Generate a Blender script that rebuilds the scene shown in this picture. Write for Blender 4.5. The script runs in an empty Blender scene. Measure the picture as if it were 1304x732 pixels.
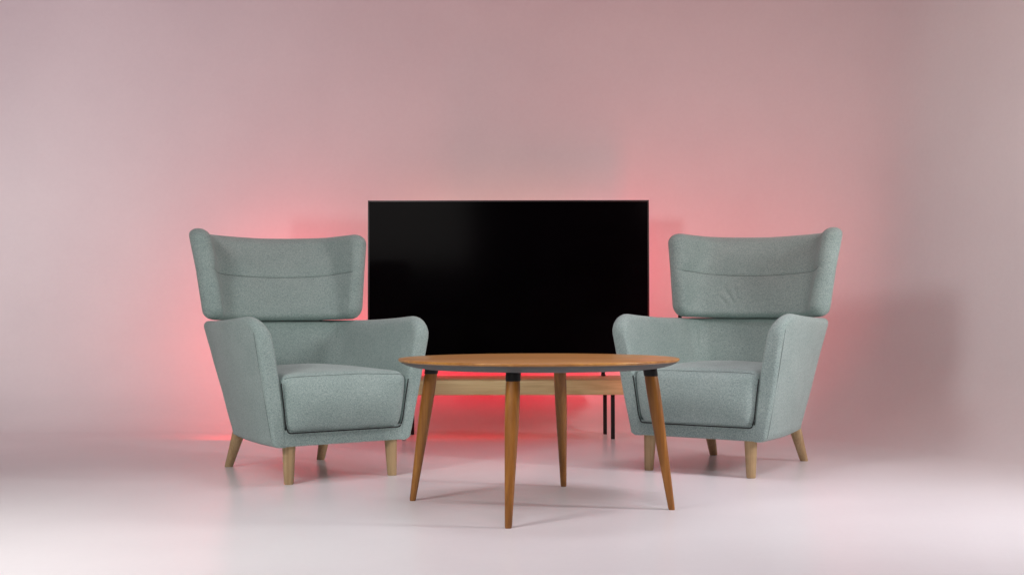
import bpy, bmesh, math, random
from mathutils import Vector, Matrix, noise as mnoise
random.seed(4)
PI = math.pi
sc = bpy.context.scene
C = sc.collection

# ------------------------------------------------------------------ materials
def new_mat(name):
    m = bpy.data.materials.new(name); m.use_nodes = True
    nt = m.node_tree; b = nt.nodes['Principled BSDF']
    return m, nt, b
def N(nt, t, **kw):
    n = nt.nodes.new(t)
    for k, v in kw.items():
        if k in n.inputs: n.inputs[k].default_value = v
        else: setattr(n, k, v)
    return n
def ramp(nt, fac, stops):
    r = nt.nodes.new('ShaderNodeValToRGB'); el = r.color_ramp.elements
    while len(el) < len(stops): el.new(.5)
    for e, (p, c) in zip(el, stops):
        e.position = p; e.color = (*c, 1)
    nt.links.new(fac, r.inputs[0]); return r.outputs[0]
def coords(nt, scale=(1,1,1), rot=(0,0,0)):
    tc = nt.nodes.new('ShaderNodeTexCoord'); mp = nt.nodes.new('ShaderNodeMapping')
    mp.inputs['Scale'].default_value = scale; mp.inputs['Rotation'].default_value = rot
    nt.links.new(tc.outputs['Object'], mp.inputs[0]); return mp.outputs[0]
def noise(nt, vec, scale, detail=3, rough=.5, dist=0):
    n = N(nt, 'ShaderNodeTexNoise'); n.inputs['Scale'].default_value = scale
    n.inputs['Detail'].default_value = detail; n.inputs['Roughness'].default_value = rough
    n.inputs['Distortion'].default_value = dist
    nt.links.new(vec, n.inputs['Vector']); return n.outputs['Fac']
def mixc(nt, fac, a, b, mode='MIX'):
    m = nt.nodes.new('ShaderNodeMix'); m.data_type = 'RGBA'; m.blend_type = mode
    for s, v in ((m.inputs[0], fac), (m.inputs[6], a), (m.inputs[7], b)):
        if hasattr(v, 'is_linked'): nt.links.new(v, s)
        elif isinstance(v, tuple): s.default_value = (*v, 1)
        else: s.default_value = v
    return m.outputs[2]
def bump(nt, b, h, strength, dist=.001, prev=None):
    n = nt.nodes.new('ShaderNodeBump'); n.inputs['Strength'].default_value = strength
    n.inputs['Distance'].default_value = dist
    nt.links.new(h, n.inputs['Height'])
    if prev: nt.links.new(prev, n.inputs['Normal'])
    nt.links.new(n.outputs[0], b.inputs['Normal']); return n.outputs[0]

def fabric(name, ca, cb, cc):
    m, nt, b = new_mat(name)
    v = coords(nt)
    f1 = noise(nt, v, 520, 3, .75)
    f2 = noise(nt, v, 190, 2, .6)
    f3 = noise(nt, v, 9, 3, .55)
    c1 = ramp(nt, f1, [(.34, ca), (.5, cb), (.68, cc)])
    c2 = ramp(nt, f2, [(.32, (.80,.81,.81)), (.52, (1,1,1)), (.72, (1.10,1.10,1.09))])
    c3 = ramp(nt, f3, [(.3, (.91,.93,.93)), (.7, (1.04,1.03,1.03))])
    o = mixc(nt, 1.0, mixc(nt, 1.0, c1, c2, 'MULTIPLY'), c3, 'MULTIPLY')
    nt.links.new(o, b.inputs['Base Color'])
    b.inputs['Roughness'].default_value = .92
    b.inputs['Specular IOR Level'].default_value = .2
    b.inputs['Sheen Weight'].default_value = .22
    b.inputs['Sheen Roughness'].default_value = .45
    # woven surface: fine threads, felted lumps, and slow padding unevenness
    p = bump(nt, b, noise(nt, v, 5, 2, .5), .35, .02)
    p = bump(nt, b, f2, .22, .0012, p)
    bump(nt, b, f1, .4, .0010, p)
    return m
M_FAB = fabric('grey_green_wool', (.188,.266,.250), (.328,.430,.404), (.475,.595,.562))
m, nt, b = new_mat('seam_thread'); b.inputs['Base Color'].default_value = (.17,.225,.212,1); b.inputs['Roughness'].default_value = .9; M_SEAM = m
m, nt, b = new_mat('black_piping')
v = coords(nt); f = noise(nt, v, 400, 2)
nt.links.new(ramp(nt, f, [(.3,(.004,.005,.005)),(.7,(.012,.013,.013))]), b.inputs['Base Color']); b.inputs['Roughness'].default_value = .7; M_PIPE = m

def wood(name, dark, mid, light, axis, rough=.4, coat=0, scale=1, knots=False, tint=None):
    m, nt, b = new_mat(name)
    s = [28*scale]*3; s[axis] = 1.6*scale
    v = coords(nt, tuple(s))
    f = noise(nt, v, 1.0, 6, .62, .6)
    s2 = [150*scale]*3; s2[axis] = 3*scale
    g = noise(nt, coords(nt, tuple(s2)), 1.0, 3, .6)
    c = ramp(nt, f, [(.3, dark), (.52, mid), (.72, light)])
    gg = ramp(nt, g, [(.35, (.80,.76,.72)), (.6, (1,1,1))])
    o = mixc(nt, .75, c, mixc(nt, 1.0, c, gg, 'MULTIPLY'))
    if knots:
        kv = coords(nt, (3.2, 6, 9))
        vor = N(nt, 'ShaderNodeTexVoronoi'); vor.inputs['Scale'].default_value = 1.0
        nt.links.new(kv, vor.inputs['Vector'])
        kf = ramp(nt, vor.outputs['Distance'], [(.0, (.25,.15,.08)), (.10, (.62,.5,.38)), (.2, (1,1,1))])
        o = mixc(nt, .8, o, mixc(nt, 1.0, o, kf, 'MULTIPLY'))
    nt.links.new(o, b.inputs['Base Color'])
    b.inputs['Roughness'].default_value = rough
    if coat:
        b.inputs['Coat Weight'].default_value = coat; b.inputs['Coat Roughness'].default_value = .22
    bump(nt, b, g, .15, .0006)
    return m
M_BEECH = wood('pale_beech', (.40,.27,.13), (.50,.35,.18), (.58,.43,.24), 2, .45)
M_STAIN = wood('stained_oak_leg', (.17,.060,.008), (.30,.117,.015), (.43,.192,.032), 2, .42, .08)
M_TOP = wood('stained_oak_top', (.31,.125,.022), (.48,.222,.042), (.60,.310,.075), 0, .34, .15)
M_BENCH = wood('knotty_light_oak', (.50,.40,.17), (.70,.585,.29), (.81,.70,.38), 0, .5, 0, 1, True)
def plain(name, ca, cb, rough, sp=.5, metal=0, sc_=60, bs=.1):
    m, nt, b = new_mat(name)
    f = noise(nt, coords(nt), sc_, 3)
    nt.links.new(ramp(nt, f, [(.3, ca), (.7, cb)]), b.inputs['Base Color'])
    b.inputs['Roughness'].default_value = rough; b.inputs['Specular IOR Level'].default_value = sp
    b.inputs['Metallic'].default_value = metal
    bump(nt, b, f, bs, .0005); return m
M_GREY = plain('grey_lacquer', (.070,.076,.075), (.084,.089,.087), .6)
M_BLACK = plain('black_powder_coat', (.006,.006,.006), (.011,.011,.011), .5, .3)
M_BEZEL = plain('black_bezel', (.012,.012,.012), (.016,.016,.016), .32, .5)
m, nt, b = new_mat('glossy_dark_screen')
nt.links.new(ramp(nt, noise(nt, coords(nt), 3, 2), [(.3,(.0012,.0011,.0016)),(.7,(.0020,.0018,.0026))]), b.inputs['Base Color'])
b.inputs['Roughness'].default_value = .12; b.inputs['Specular IOR Level'].default_value = .045; M_SCREEN = m

def backdrop(name, rough, spec, smudge):
    m, nt, b = new_mat(name)
    v = coords(nt)
    f = noise(nt, v, 1.3, 5, .55)
    g = noise(nt, v, 40, 3, .6)
    c = ramp(nt, f, [(.3, (.735,.725,.735)), (.7, (.785,.78,.785))])
    fine = ramp(nt, noise(nt, v, 55, 4, .7), [(.3, (.975,.972,.975)), (.7, (1,1,1))])
    nt.links.new(mixc(nt, 1.0, c, fine, 'MULTIPLY'), b.inputs['Base Color'])
    r = nt.nodes.new('ShaderNodeMapRange'); r.inputs[1].default_value = .3; r.inputs[2].default_value = .7
    r.inputs[3].default_value = rough-smudge; r.inputs[4].default_value = rough+smudge
    nt.links.new(noise(nt, v, 1.1, 3, .5), r.inputs[0]); nt.links.new(r.outputs[0], b.inputs['Roughness'])
    b.inputs['Specular IOR Level'].default_value = spec
    bump(nt, b, g, .02, .001)
    return m
M_FLOOR = backdrop('painted_studio_floor', .30, .38, .010)
M_WALL = backdrop('painted_studio_wall', .75, .3, .05)
# the floor's hard satin paint runs a little way up the cove before the matt wall paint takes over
nt = M_WALL.node_tree; b = nt.nodes['Principled BSDF']
tc = nt.nodes.new('ShaderNodeTexCoord'); sx = nt.nodes.new('ShaderNodeSeparateXYZ'); nt.links.new(tc.outputs['Object'], sx.inputs[0])
for sock, lo, hi in (('Roughness', .30, .75), ('Specular IOR Level', .38, .30)):
    r = nt.nodes.new('ShaderNodeMapRange'); r.interpolation_type = 'SMOOTHSTEP'
    r.inputs[1].default_value = 0; r.inputs[2].default_value = .38; r.inputs[3].default_value = lo; r.inputs[4].default_value = hi
    nt.links.new(sx.outputs[2], r.inputs[0]); nt.links.new(r.outputs[0], b.inputs[sock])

# ------------------------------------------------------------------ object helpers
def mesh_obj(name, bm, mat, parent=None, smooth=True):
    bmesh.ops.recalc_face_normals(bm, faces=bm.faces)
    me = bpy.data.meshes.new(name); bm.to_mesh(me); bm.free()
    if smooth:
        for p in me.polygons: p.use_smooth = True
    me.materials.append(mat)
    o = bpy.data.objects.new(name, me); C.objects.link(o)
    if parent: o.parent = parent
    return o
def thing(name, label, cat, loc, rz=0, group=None):
    o = bpy.data.objects.new(name, None); C.objects.link(o); o.empty_display_size = .1
    o.location = loc; o.rotation_euler = (0, 0, rz); o['label'] = label; o['category'] = cat
    if group: o['group'] = group
    return o
def sharp(o, ang=35):
    a = math.radians(ang); me = o.data
    bm = bmesh.new(); bm.from_mesh(me)
    for e in bm.edges:
        if len(e.link_faces) == 2 and e.calc_face_angle(0) > a: e.smooth = False
    bm.to_mesh(me); bm.free()
def box(bm, c, s, bev=.0):
    r = bmesh.ops.create_cube(bm, size=1)
    for v in r['verts']: v.co = Vector((v.co.x*s[0]+c[0], v.co.y*s[1]+c[1], v.co.z*s[2]+c[2]))
    if bev:
        es = list({e for v in r['verts'] for e in v.link_edges})
        bmesh.ops.bevel(bm, geom=es, offset=bev, segments=3, affect='EDGES', profile=.5)
def tube(bm, pts, rad, n=8, closed=False):
    pts = [Vector(p) for p in pts]; rings = []
    for i, p in enumerate(pts):
        a = pts[(i-1) % len(pts)] if (closed or i) else p
        c = pts[(i+1) % len(pts)] if (closed or i < len(pts)-1) else p
        t = (c-a).normalized()
        up = Vector((0,0,1)) if abs(t.z) < .9 else Vector((1,0,0))
        x = t.cross(up).normalized(); y = x.cross(t)
        r = rad[i] if isinstance(rad, (list, tuple)) else rad
        rings.append([bm.verts.new(p+(x*math.cos(2*PI*k/n)+y*math.sin(2*PI*k/n))*r) for k in range(n)])
    m = len(rings)
    for i in range(m if closed else m-1):
        A, B = rings[i], rings[(i+1) % m]
        for k in range(n): bm.faces.new((A[k], A[(k+1)%n], B[(k+1)%n], B[k]))
    if not closed:
        bm.faces.new(rings[0]); bm.faces.new(list(reversed(rings[-1])))
def tapered_leg(bm, top, foot, prof, n=24):
    """prof: list of (t along top->foot, radius, flatten) rings cut level with the floor"""
    top, foot = Vector(top), Vector(foot)
    rings = []
    for t, r in prof:
        c = top.lerp(foot, t)
        rings.append([bm.verts.new(c+Vector((math.cos(2*PI*k/n)*r, math.sin(2*PI*k/n)*r, 0))) for k in range(n)])
    for A, B in zip(rings, rings[1:]):
        for k in range(n): bm.faces.new((A[k], A[(k+1)%n], B[(k+1)%n], B[k]))
    bm.faces.new(rings[0]); bm.faces.new(list(reversed(rings[-1])))
def sstep(x):
    x = max(0, min(1, x)); return x*x*(3-2*x)

# ------------------------------------------------------------------ armchair
ZB, ZT = .135, .605
def outline(z, inner=False, inset=0.0):
    """plan outline of the tub shell at height z, from the left arm front round the back to the right arm front"""
    h = (z-ZB)/(ZT-ZB); h = max(0, min(1.05, h))
    wf = .276+.090*h**.92          # half width at the arm fronts
    wb = .240+.110*h**1.0           # half width at the back corners
    yf = -.335-.018*h
    yb = .242+.098*h                # back plane leans
    t = .048+.018*math.sin(PI*min(1, h)**.9*.8)   # wall thickness
    R = .12+.03*h
    pts, nrm = [], []
    NS, NC, NB = 44, 14, 16
    A = Vector((-wf, yf)); B = Vector((-wb, yb-R))
    L = (B-A).length
    for i in range(NS):
        u = i/NS
        u = u**1.9 if u < 1 else 1     # dense near the front
        # slight outward bow of the arm panel
        p = A.lerp(B, u); bow = .012*math.sin(PI*u)
        pts.append(Vector((p.x-bow, p.y)))
    for i in range(NC):
        a = PI - (PI/2)*(i/NC)
        pts.append(Vector((-wb+R+R*math.cos(a), yb-R+R*math.sin(a))))
    for i in range(NB//2+1):
        u = i/(NB//2)
        x = (-wb+R)*(1-u)
        pts.append(Vector((x, yb+.012*(1-(x/(wb-R))**2))))
    left = pts
    pts = left + [Vector((-p.x, p.y)) for p in reversed(left[:-1])]
    n = len(pts)
    for i in range(n):
        a = pts[max(0, i-1)]; c = pts[min(n-1, i+1)]
        tt = (c-a).normalized(); nrm.append(Vector((-tt.y, tt.x)))   # outward
    # distance from the nearer front end along y
    ed = [p.y-yf for p in pts]
    return pts, nrm, ed, t

def make_body():
    bm = bmesh.new()
    rc, rf = .105, .015
    def ztop(ed, i, n):
        mid = abs(i-(n-1)/2)/((n-1)/2)       # 1 at fronts, 0 at back centre
        base = .586+.021*sstep((mid-.30)/.55)
        e = min(ed, rc)
        return base-(rc*.82)*(1-math.sqrt(max(0, 1-((rc-e)/rc)**2)))
    p0, n0, ed0, _ = outline(ZB)
    n = len(p0)
    KO, KR = 26, 12
    cols = []
    cache = {}
    def at(z, i, side, rollw=0.0):
        key = round(z, 5)
        if key not in cache: cache[key] = outline(z)
        P, Q, E, t = cache[key]
        p, q = P[i], Q[i]
        e = ed0[i] if ed0[i] > 0 else 0
        sh = rf*(1-math.sqrt(max(0, 1-((rf-min(e, rf))/rf)**2)))
        # side 0 outer .. 1 inner
        a = p-q*sh; bq = p-q*(t-sh)
        c = a.lerp(bq, side)
        w = .0022*mnoise.noise(Vector((c.x*7, c.y*7, z*7+SEED)))
        return Vector((c.x+q.x*w, c.y+q.y*w, z))
    for i in range(n):
        zt = ztop(ed0[i], i, n)
        tt = outline(zt)[3]
        rr = tt/2*1.0
        col = []
        for k in range(KO+1):
            u = k/KO; z = ZB+(zt-rr-ZB)*u
            p = at(z, i, 0)
            if k == 0:
                q = n0[i]; p = p-Vector((q.x, q.y, 0))*.012
            if k == 1: p.z = ZB+.010
            col.append(p)
        for k in range(1, KR):
            a = PI*k/KR
            side = .5-.5*math.cos(a)
            z = zt-rr+rr*math.sin(a)**.85
            col.append(at(z, i, side))
        for k in range(KO, -1, -1):
            p = at(ZB+(zt-rr-ZB)*k/KO, i, 1)
            if k == 1: p.z = ZB+.010
            col.append(p)
        cols.append(col)
    V = [[bm.verts.new(p) for p in col] for col in cols]
    m = len(V[0])
    for i in range(n-1):
        for k in range(m-1): bm.faces.new((V[i][k], V[i][k+1], V[i+1][k+1], V[i+1][k]))
        bm.faces.new((V[i][m-1], V[i][0], V[i+1][0], V[i+1][m-1]))
    for col in (V[0], V[-1]):      # front faces of the arms, slightly pillowed
        for k in range(m//2):
            a, b_, c, d = col[k], col[k+1], col[m-2-k], col[m-1-k]
            if c is b_: bm.faces.new((a, b_, d))
            elif k+1 < m-1-k-0 and len({a, b_, c, d}) == 4 and k+1 <= m-2-k: bm.faces.new((a, b_, c, d))
    # base slab and front rail between the arms
    P, Q, E, t = outline(ZB)
    rng = range(2, n-2)
    lo = [bm.verts.new((P[i].x-Q[i].x*.02, P[i].y-Q[i].y*.02, ZB+.002)) for i in rng]
    hi = [bm.verts.new((P[i].x-Q[i].x*.02, P[i].y-Q[i].y*.02, .196)) for i in rng]
    bm.faces.new(lo); bm.faces.new(list(reversed(hi)))
    for k in range(len(lo)):
        k2 = (k+1) % len(lo)
        bm.faces.new((lo[k], lo[k2], hi[k2], hi[k]))
    box(bm, (0, -.314, .1605), (.455, .036, .049), .008)
    return bm
def make_seams():
    """stitched seams: down each arm's outer front edge, over its top, and the two inside the back"""
    out = []
    for s in (0, 1):
        bm = bmesh.new(); pts = []
        for z in [ZB+.012+ (.40)*k/30 for k in range(31)]:
            P, Q, E, t = outline(z)
            i = 8 if s == 0 else len(P)-1-8
            pts.append((P[i].x+Q[i].x*.0003, P[i].y+Q[i].y*.0003, z))
        tube(bm, pts, .0009, 6); out.append(bm)
    for s in (-1, 1):
        bm = bmesh.new(); pts = []
        for z in [.40+.165*k/14 for k in range(15)]:
            P, Q, E, t = outline(z)
            i = 51 if s < 0 else len(P)-1-51
            pts.append((P[i].x-Q[i].x*(t+.0002), P[i].y-Q[i].y*(t+.0002), z))
        tube(bm, pts, .0011, 6); out.append(bm)
    return out

def pad_grid(A, B, r, T, rr, fn, na=64, nb=44, groove=None):
    """rounded-rectangle pad, half sizes A x B, corner r, thickness T, edge rounding rr; fn maps (u,v,c) to 3-D"""
    def axis(H, n):      # dense near the ends
        out = []
        for i in range(n+1):
            a = i/n*2-1
            s = math.copysign(1-(1-abs(a))**1.45, a)
            out.append(s*H)
        return out
    us, vs = axis(A, na), axis(B, nb)
    bm = bmesh.new(); sides = []
    for sgn in (1, -1):
        g = []
        for i, u in enumerate(us):
            row = []
            for j, v in enumerate(vs):
                d = min(A-abs(u), B-abs(v))
                x, y = abs(u)-(A-r), abs(v)-(B-r)
                U, W = u, v
                if x > 0 and y > 0:
                    mm = max(x, y); l = math.hypot(x, y)
                    U = math.copysign(A-r+x*mm/l, u); W = math.copysign(B-r+y*mm/l, v)
                q = min(d, rr)/rr
                c = T/2*math.sqrt(max(0, 1-(1-q)**2))
                # pillow
                c += .010*(1-(u/A)**2)*(1-(v/B)**2) if sgn > 0 else 0
                if groove and sgn > 0:
                    c -= groove(U, W)
                    c += .0030*mnoise.noise(Vector((U*9, W*13, 3.1+SEED)))*min(1, d/.03)+.0012*mnoise.noise(Vector((U*30+W*18, W*34, 7.7+SEED)))*min(1, d/.03)
                border = d < 1e-9
                if sgn > 0 and SEED:      # pulled creases low on one side of this headrest
                    for cu, cv, an, ln, am in ((-.125,-.085,-.9,.045,.0036), (-.095,-.075,-1.15,.036,.0028), (-.160,-.100,-.7,.034,.0026), (-.11,-.06,.3,.024,.0025)):
                        du, dv = U-cu, W-cv
                        al = du*math.cos(an)+dv*math.sin(an); ac = -du*math.sin(an)+dv*math.cos(an)
                        c -= am*math.exp(-(al/ln)**2)*(math.exp(-(ac/.007)**2)-.5*math.exp(-((ac-.014)/.010)**2))
                if border and sgn < 0: row.append(sides[0][i][j]); continue
                row.append(bm.verts.new(fn(U, W, sgn*c)))
            g.append(row)
        sides.append(g)
        for i in range(na):
            for j in range(nb):
                f = [g[i][j], g[i+1][j], g[i+1][j+1], g[i][j+1]]
                if sgn < 0: f.reverse()
                try: bm.faces.new(f)
                except ValueError: pass
    return bm

# headrest: a thick pad bent round the sitter, wings flaring upward
HA, HB = .425, .174
def bend(u):
    """plan position and normal of the pad's centre line at arc length u (from the middle)"""
    s = 1 if u >= 0 else -1; a = abs(u)
    n = 40; x = y = 0; th = 0
    for k in range(n):
        t = (k+.5)/n*a
        th = math.radians(9)*min(1, t/.2)+math.radians(58)*sstep((t-.190)/.16)
        x += math.cos(th)*a/n; y -= math.sin(th)*a/n
    th = math.radians(9)*min(1, a/.2)+math.radians(58)*sstep((a-.190)/.16)
    return s*x, y, s*th
def head_fn(u, v, c):
    vn = v/HB; k = 1+.135*vn+.042*max(0, vn)*(abs(u)/HA)**3                      # wider at the top
    x, y, th = bend(u*k)
    # front normal points to -y (towards the sitter)
    nx, ny = -math.sin(th), -math.cos(th)
    w = abs(u)/HA
    z = .764+v*(1+.03*w)+ .017*w**1.7*(1 if v > 0 else .7)-.005
    lean = (.095 if v > 0 else .072)*(v/HB)
    p = Vector((x+nx*c, y+.366+ny*c+lean, z))
    return p
def seam_v(u):
    w = abs(u)/HA
    return .004+.012*w**2
def groove(u, v):
    d = v-seam_v(u)
    return .0038*math.exp(-(d/.004)**2)+.006*math.exp(-(d/.03)**2)
def make_headrest():
    return pad_grid(HA, HB, .050, .081, .030, head_fn, 170, 120, groove)
def make_head_seam():
    bm = bmesh.new(); pts = []
    for k in range(81):
        u = (k/80*2-1)*(HA-.022)
        w = abs(u)/HA
        c = .0405+.010*(1-w*w)-.0092+.0030*mnoise.noise(Vector((u*9, seam_v(u)*13, 3.1+SEED)))
        pts.append(head_fn(u, seam_v(u), c+.0004))
    tube(bm, pts, .0012, 6); return bm

def make_cushion():
    """block cushion: straight boxed sides, crowned top"""
    hx, hy, hz = .244, .275, .106
    r = .036; n = 34
    bm = bmesh.new()
    def axis(H, n, r=r):
        k = 7
        inner = [-(H-r)+2*(H-r)*i/(n-2*k) for i in range(n-2*k+1)]
        e = [(-H+r*(1-math.cos(PI/2*i/k))) for i in range(k)]
        return e+inner+[-q for q in reversed(e)]
    ax, ay, az = axis(hx, n), axis(hy, n), axis(hz, n)
    vd = {}
    def mp(x, y, z):
        q = Vector((max(-hx+r, min(hx-r, x)), max(-hy+r, min(hy-r, y)), max(-hz+r, min(hz-r, z))))
        d = Vector((x, y, z))-q
        if d.length > 1e-9: d = d.normalized()*r
        p = q+d
        h = (p.z+hz)/(2*hz)
        sx = .930+.15*h-.025*h*h
        X = p.x*sx; Y = p.y
        fx, fy = p.x/hx, p.y/hy
        crown = .026*max(0, h-.5)*2*(1-fx**2)*(1-.75*fy**2)
        Z = .2865+p.z+crown
        if fy < -.5:
            Y -= .022*(1-fx**4)*(1-(2*h-1)**2)*min(1, (-fy-.5)*2)    # belly of the front face
        X += math.copysign(.006*(1-(2*h-1)**2), fx)*min(1, abs(fx))
        k = Vector((X*8, Y*8, Z*8+SEED))
        X += .0018*mnoise.noise(k); Y += .0028*mnoise.noise(k+Vector((5,0,0))); Z += .0030*mnoise.noise(k+Vector((0,9,0)))
        return Vector((X, Y-.072, Z))
    def vert(i, j, k):
        key = (i, j, k)
        if key not in vd: vd[key] = bm.verts.new(mp(ax[i], ay[j], az[k]))
        return vd[key]
    m = n
    for a in range(m):
        for c in range(m):
            for k in (0, m):
                bm.faces.new((vert(a,c,k), vert(a+1,c,k), vert(a+1,c+1,k), vert(a,c+1,k)))
                bm.faces.new((vert(a,k,c), vert(a+1,k,c), vert(a+1,k,c+1), vert(a,k,c+1)))
                bm.faces.new((vert(k,a,c), vert(k,a+1,c), vert(k,a+1,c+1), vert(k,a,c+1)))
    # seam path along the front top edge
    def front(x, z, o=.0006):
        p = mp(x, -hy, z); return p
    seam = []
    for i in range(41):
        x = (i/40*2-1)*(hx-.012)
        p = mp(x, -hy+r*.30, hz-r*.30); seam.append(p+Vector((0, -.0004, .0004)))
    return bm, seam
def make_piping():
    """dark line round the front of the cushion where it meets arms and rail"""
    def ip(z):
        P, Q, E, t = outline(z)
        h = (z-.1805)/.212; x = .244*(.930+.15*h-.025*h*h)+.006*(1-(2*h-1)**2)+.0015
        return -min(x, -(P[0].x+t*.97)), P[0].y-.003
    zs = [.366-.170*k/20 for k in range(21)]
    left = [(ip(z)[0], ip(z)[1], z) for z in zs[:-1]]
    x0, y0 = ip(.19)
    arc = [(x0+.010*(1-math.cos(a)), y0, .197-.011*math.sin(a)) for a in [0.1, .6, 1.1]]
    bottom = [(x0+.012-2*(x0+.012)*k/16, y0-.001-.004*math.sin(PI*k/16), .1855) for k in range(17)]
    pts = left+arc+bottom+[(-x, y, z) for x, y, z in reversed(arc)]+[(-x, y, z) for x, y, z in reversed(left)]
    bm = bmesh.new(); tube(bm, pts, .0023, 8); return bm

SEED = 0.0
GROUP = 'matching wingback armchairs on either side of the television'
def make_armchair(label, loc, rz):
    t = thing('armchair', label, 'armchair', loc, rz, GROUP)
    body = mesh_obj('body', make_body(), M_FAB, t); sharp(body, 60)
    for k, bm in enumerate(make_seams()): mesh_obj('seam', bm, M_SEAM if k < 2 else M_FAB, body)
    cb, seam = make_cushion()
    cu = mesh_obj('seat_cushion', cb, M_FAB, t)
    bm = bmesh.new(); tube(bm, seam, .0012, 6); mesh_obj('seam', bm, M_SEAM, cu)
    mesh_obj('piping', make_piping(), M_PIPE, cu)
    hd = mesh_obj('headrest', make_headrest(), M_FAB, t)
    mesh_obj('seam', make_head_seam(), M_SEAM, hd)
    for s in (-1, 1):
        bm = bmesh.new(); box(bm, (0, 0, 0), (.011, .018, .085), .002)
        o = mesh_obj('headrest_bracket', bm, M_BLACK, t); o.location = (s*.20, .300, .575)
    for s in (-1, 1):
        bm = bmesh.new()
        tapered_leg(bm, (s*.208, -.300, .150), (s*.211, -.307, .0), [(0,.0245),(.1,.0240),(.6,.0205),(.975,.0175),(1,.0160)])
        o = mesh_obj('leg', bm, M_BEECH, t); sharp(o, 50)
        bm = bmesh.new()
        tapered_leg(bm, (s*.190, .214, .155), (s*.202, .300, .0), [(0,.0270),(.2,.0250),(.6,.0205),(.975,.0170),(1,.0160)])
        o = mesh_obj('leg', bm, M_BEECH, t); sharp(o, 50)
    return t
chair_a = make_armchair('grey-green wingback armchair left of the television, turned to face right, its left side panel showing',
                        (-.805, 4.686, 0), math.radians(34.5))
SEED = 21.4
chair_b = make_armchair('grey-green wingback armchair right of the television, turned to face left, partly behind the round table',
                        (.879, 4.831, 0), math.radians(-33))
chair_b.scale = (1, 1, 1.012)
for ch in chair_b.children:
    if ch.name.startswith('headrest_bracket') and ch.location.x < 0:
        ch.location.x = -.335; ch.location.y = .250

# ------------------------------------------------------------------ round coffee table
TX, TY = .085, 3.836
tab = thing('coffee_table', 'round brown wooden coffee table with four splayed legs standing in front of both armchairs', 'coffee table',
            (TX, TY, 0), math.radians(-13.2))
def lathe(bm, prof, n=160):
    rings = [[bm.verts.new((r*math.cos(2*PI*k/n), r*math.sin(2*PI*k/n), z)) for k in range(n)] for r, z in prof]
    for A, B in zip(rings, rings[1:]):
        for k in range(n): bm.faces.new((A[k], A[(k+1)%n], B[(k+1)%n], B[k]))
    bm.faces.new(rings[0]); bm.faces.new(list(reversed(rings[-1])))
bm = bmesh.new()
lathe(bm, [(.4440,.4700),(.4470,.4693),(.4487,.4676),(.4490,.4655),(.4482,.4632),(.4462,.4612),(.4430,.4606)])
o = mesh_obj('tabletop', bm, M_TOP, tab); sharp(o, 40); o.rotation_euler.z = math.radians(13.2)
bm = bmesh.new()
lathe(bm, [(.4440,.4603),(.4380,.4560),(.4250,.4500),(.4050,.4438),(.3850,.4405),(.3600,.4395)])
o = mesh_obj('underside', bm, M_GREY, tab); sharp(o, 60)
for k in range(4):
    a = math.radians(-90+90*k)
    dx, dy = math.cos(a), math.sin(a)
    def pt(z): # leg axis
        r = .4235+(.357-.4235)*z/.44
        return (dx*r, dy*r, z)
    bm = bmesh.new()
    tapered_leg(bm, pt(.4165), pt(0), [(0,.0205),(.03,.0212),(.12,.0215),(.3,.0205),(.6,.0163),(.85,.0125),(.985,.0105),(1,.0092)], 32)
    lg = mesh_obj('leg', bm, M_STAIN, tab); sharp(lg, 50)
    bm = bmesh.new()
    tapered_leg(bm, pt(.4425), pt(.4155), [(0,.0222),(.9,.0222),(1,.0214)], 32)
    o = mesh_obj('collar', bm, M_BLACK, lg); sharp(o, 50)

# ------------------------------------------------------------------ bench and television
BX = -.018
bench = thing('bench', 'low knotty light oak bench on thin black legs carrying the television', 'bench', (BX, 6.04, 0))
bm = bmesh.new(); box(bm, (0, 0, .2535), (1.16, .47, .071), .004)
o = mesh_obj('bench_top', bm, M_BENCH, bench); sharp(o, 30)
for sx in (-1, 1):
    for y in (-.19, .045):
        bm = bmesh.new(); box(bm, (0, 0, .10905), (.0185, .020, .2179), .0015)
        o = mesh_obj('leg', bm, M_BLACK, bench); sharp(o, 30); o.location = (sx*(.510 if y < 0 else .490), y, 0)
tv = thing('television', 'large black flat-screen television switched off, standing on the low oak bench', 'television', (BX, 6.20, .2892))
TW, TH, ZC = 1.462, .825, .7890-.2892
bm = bmesh.new(); box(bm, (0, .022, ZC), (TW, .040, TH), .004)
o = mesh_obj('housing', bm, M_BEZEL, tv); sharp(o, 30)
bm = bmesh.new()
bz = .008
for c, s in (((0, -.0005, TH/2-bz/2), (TW, .006, bz)), ((0, -.0005, -TH/2+bz/2+.002), (TW, .006, bz+.004)),
             ((-TW/2+bz/2, -.0005, 0), (bz, .006, TH-2*bz-.0045)), ((TW/2-bz/2, -.0005, 0), (bz, .006, TH-2*bz-.0045))):
    box(bm, (c[0], c[1], c[2]+ZC), s, .0008)
o = mesh_obj('bezel', bm, M_BEZEL, tv); sharp(o, 30)
bm = bmesh.new(); box(bm, (0, .001, ZC), (TW-2*bz+.002, .003, TH-2*bz+.002), 0)
o = mesh_obj('screen', bm, M_SCREEN, tv, smooth=False)
for sx in (-1, 1):
    bm = bmesh.new()
    box(bm, (0, .03, .048), (.018, .024, .0954), .002)
    box(bm, (0, .02, .004), (.018, .09, .0072), .001)
    o = mesh_obj('foot', bm, M_BLACK, tv); sharp(o, 30); o.location = (sx*.492, 0, .0004)

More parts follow.
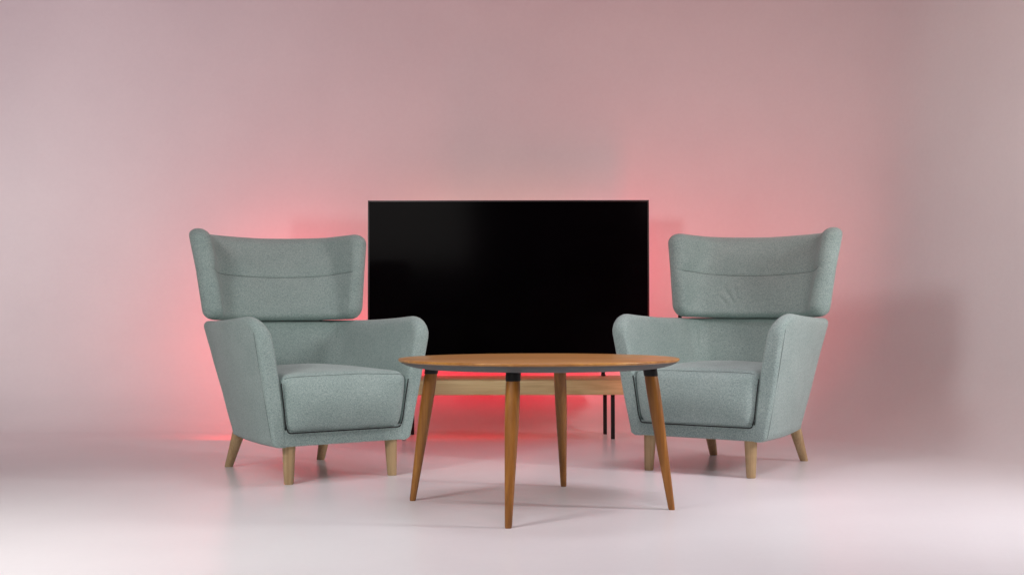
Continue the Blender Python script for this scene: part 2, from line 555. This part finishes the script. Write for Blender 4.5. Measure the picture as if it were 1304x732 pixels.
# ------------------------------------------------------------------ studio cove: floor, wall
# plan line where the floor starts to curve up: back wall, round corner, right wall coming forward
RC = .42
line = []
line.append(((-7.0, 6.17), (0, 1)))
for x in [-6+.5*k for k in range(13)]: line.append(((x, 6.17), (0, 1)))
for x in (.3, .6, .80): line.append(((x, 6.17), (0, 1)))
a1 = math.radians(62); RR = .75
for k in range(1, 25):
    a = a1*k/24
    line.append(((.85+RR*math.sin(a), 6.17-RR+RR*math.cos(a)), (math.sin(a), math.cos(a))))
ex, ey = line[-1][0]; dx, dy = math.cos(a1), -math.sin(a1)
for k in range(1, 15):
    s = .08*k+.03*k*k*.9
    line.append(((ex+dx*s, ey+dy*s), (math.sin(a1), math.cos(a1))))
bm = bmesh.new(); cols = []
for (p, nn) in line:
    col = []
    for k in range(19):
        a = PI/2*k/18
        col.append(bm.verts.new((p[0]+nn[0]*RC*math.sin(a), p[1]+nn[1]*RC*math.sin(a), RC*(1-math.cos(a)))))
    for z in (.7, 1.2, 2, 3, 4.2): col.append(bm.verts.new((p[0]+nn[0]*RC, p[1]+nn[1]*RC, z)))
    cols.append(col)
for A, B in zip(cols, cols[1:]):
    for k in range(len(A)-1): bm.faces.new((A[k], B[k], B[k+1], A[k+1]))
o = mesh_obj('wall', bm, M_WALL); o['kind'] = 'structure'
bm = bmesh.new()
vs = [bm.verts.new((p[0], p[1], 0)) for p, nn in line]
fl = vs[-1].co
vs += [bm.verts.new((fl.x, -2.5, 0)), bm.verts.new((-7.0, -2.5, 0))]
bm.faces.new(vs); bmesh.ops.triangulate(bm, faces=bm.faces)
o = mesh_obj('floor', bm, M_FLOOR); o['kind'] = 'structure'

# ------------------------------------------------------------------ lights
def area(name, loc, target, size, power, col, spread=180, sizey=None):
    l = bpy.data.lights.new(name, 'AREA'); l.energy = power; l.color = col
    l.shape = 'RECTANGLE' if sizey else 'SQUARE'; l.size = size
    if sizey: l.size_y = sizey
    l.spread = math.radians(spread)
    o = bpy.data.objects.new(name, l); C.objects.link(o); o.location = loc
    o.rotation_euler = (Vector(target)-Vector(loc)).to_track_quat('-Z', 'Y').to_euler()
    return o
WHITE, RED = (1,1,1), (1,1,1)
LIGHTS = dict(
  key_left=(area, ((-1.98, 1.70, 2.05), (.3, 5.0, .3), .60, 30, WHITE, 150, .7)),
  key_right=(area, ((2.85, 3.2, 1.75), (-.6, 4.6, .2), .28, 30, WHITE, 120, .8)),
  top_mid=(area, ((.1, 4.3, 3.3), (.1, 4.4, 0), 1.6, 30, WHITE, 60, 1.0)),
  floor_left=(area, ((-2.0, 1.8, 3.2), (-1.5, 2.9, 0), 1.2, 20, WHITE, 52)),
  wall_wash_high=(area, ((-3.4, 3.4, 3.2), (-2.4, 6.6, 2.2), 1.2, 40, WHITE, 120)),
  floor_right=(area, ((1.9, 2.5, 2.6), (1.85, 3.3, 0), .6, 20, WHITE, 48)),
  floor_centre=(area, ((1.7, 3.0, 3.0), (.9, 3.95, 0), 1.0, 30, WHITE, 50)),
  red_wash_left=(area, ((-3.0, 3.4, 3.5), (-2.6, 6.6, 1.8), 1.4, 40, RED, 110)),
  red_wash_right=(area, ((1.6, 2.6, 3.6), (2.6, 4.9, 1.9), 1.4, 40, RED, 90)),
  white_high=(area, ((0, 3.6, 3.7), (.1, 6.6, 2.0), 1.8, 40, WHITE, 90, .6)),
  red_wash=(area, ((0, 4.6, 3.7), (0, 6.6, 1.6), 2.0, 50, RED, 130, .6)),
  front_fill_left=(area, ((-1.3, -1.2, 2.0), (-1.6, 6, 1.0), 1.6, 50, WHITE, 120)),
  wall_wash_right=(area, ((1.7, 1.8, 1.9), (2.6, 4.8, 1.5), .8, 30, WHITE, 70)),
  floor_mid=(area, ((.4, 1.4, 2.6), (.5, 2.8, 0), 1.6, 30, WHITE, 70, .8)),
  wall_wash_left=(area, ((-3.4, 4.4, .95), (-2.5, 6.6, 1.1), .8, 30, WHITE, 115)),
  red_left=(area, ((-1.30, 5.75, .14), (-1.40, 6.6, .60), .3, 30, RED, 170, .15)),
  red_left_high=(area, ((-1.16, 6.12, .66), (-1.18, 6.6, .80), .3, 30, RED, 160, .3)),
  red_bench=(area, ((-.22, 5.96, .212), (-.22, 5.90, 0), .7, 5, RED, 150, .1)),
  red_tv=(area, ((-.06, 6.33, .52), (-.06, 6.6, .40), 1.30, 10, RED, 130, .2)),
  red_right=(area, ((1.00, 5.40, .34), (.86, 6.5, .95), .3, 30, RED, 125, .45)),
  red_right_up=(area, ((1.18, 5.70, .75), (1.30, 6.4, 1.25), .2, 30, RED, 110, .2)),
  red_tv_right=(area, ((.52, 6.33, .85), (.56, 6.6, .85), .12, 10, RED, 175, .5)),
  red_tv_top=(area, ((-.05, 6.33, 1.02), (-.05, 6.6, 1.10), 1.1, 10, RED, 175, .05)),
)
W = bpy.data.worlds.new('World'); sc.world = W; W.use_nodes = True
W.node_tree.nodes['Background'].inputs[0].default_value = (1,1,1,1)
W.node_tree.nodes['Background'].inputs[1].default_value = .0014

GAIN = {'floor_centre':(0.0849,0.07455,0.08236), 'floor_left':(0.4482,0.439,0.4331), 'floor_mid':(0.2456,0.2127,0.2298), 'floor_right':(0.1037,0.1066,0.1144), 'front_fill_left':(0.1655,0.1562,0.1482), 'key_left':(0.8802,0.8273,0.8291), 'key_right':(0.6281,0.5931,0.5922), 'red_bench':(0.09888,0,0), 'red_left':(0.1436,0,0), 'red_left_high':(0.0504,0.001959,0.003327), 'red_right':(0.09555,0,0), 'red_right_up':(0.006527,0,0), 'red_tv':(0.2882,0,0.008231), 'red_tv_right':(0.0802,0.01229,0.01829), 'red_tv_top':(0.1223,0.05218,0.04159), 'red_wash':(0.08261,0,0), 'red_wash_left':(0.122,0.02204,0.04206), 'red_wash_right':(0.08531,0,0), 'top_mid':(0.1369,0.1302,0.1399), 'wall_wash_high':(0.1451,0.1293,0.1408), 'wall_wash_left':(0.2565,0.2459,0.244), 'wall_wash_right':(0.21,0.1952,0.1844), 'white_high':(0,0,0), 'world':(0.0008849,0,0)}
for k, (fn, args) in LIGHTS.items():
    o = fn(k, *args)
    if k in GAIN:
        g = GAIN[k]; mx = max(g)
        if mx <= 0: bpy.data.objects.remove(o); continue
        o.data.energy *= mx; o.data.color = tuple(c/mx for c in g)

# ------------------------------------------------------------------ camera and output
cam = bpy.data.cameras.new('camera'); co = bpy.data.objects.new('camera', cam); C.objects.link(co)
cam.lens = 1520/1304*36; cam.sensor_width = 36; cam.clip_end = 100; cam.clip_start = .05
co.matrix_world = Matrix.Translation((0,0,.61)) @ Matrix.Rotation(PI/2+math.atan(34/1520), 4, 'X') @ Matrix.Rotation(math.radians(-.1), 4, 'Z')
sc.camera = co
sc.render.engine = 'CYCLES'
sc.cycles.use_denoising = True
sc.cycles.max_bounces = 8
sc.view_settings.view_transform = 'Standard'; sc.view_settings.look = 'None'
sc.view_settings.exposure = .06; sc.view_settings.gamma = 1
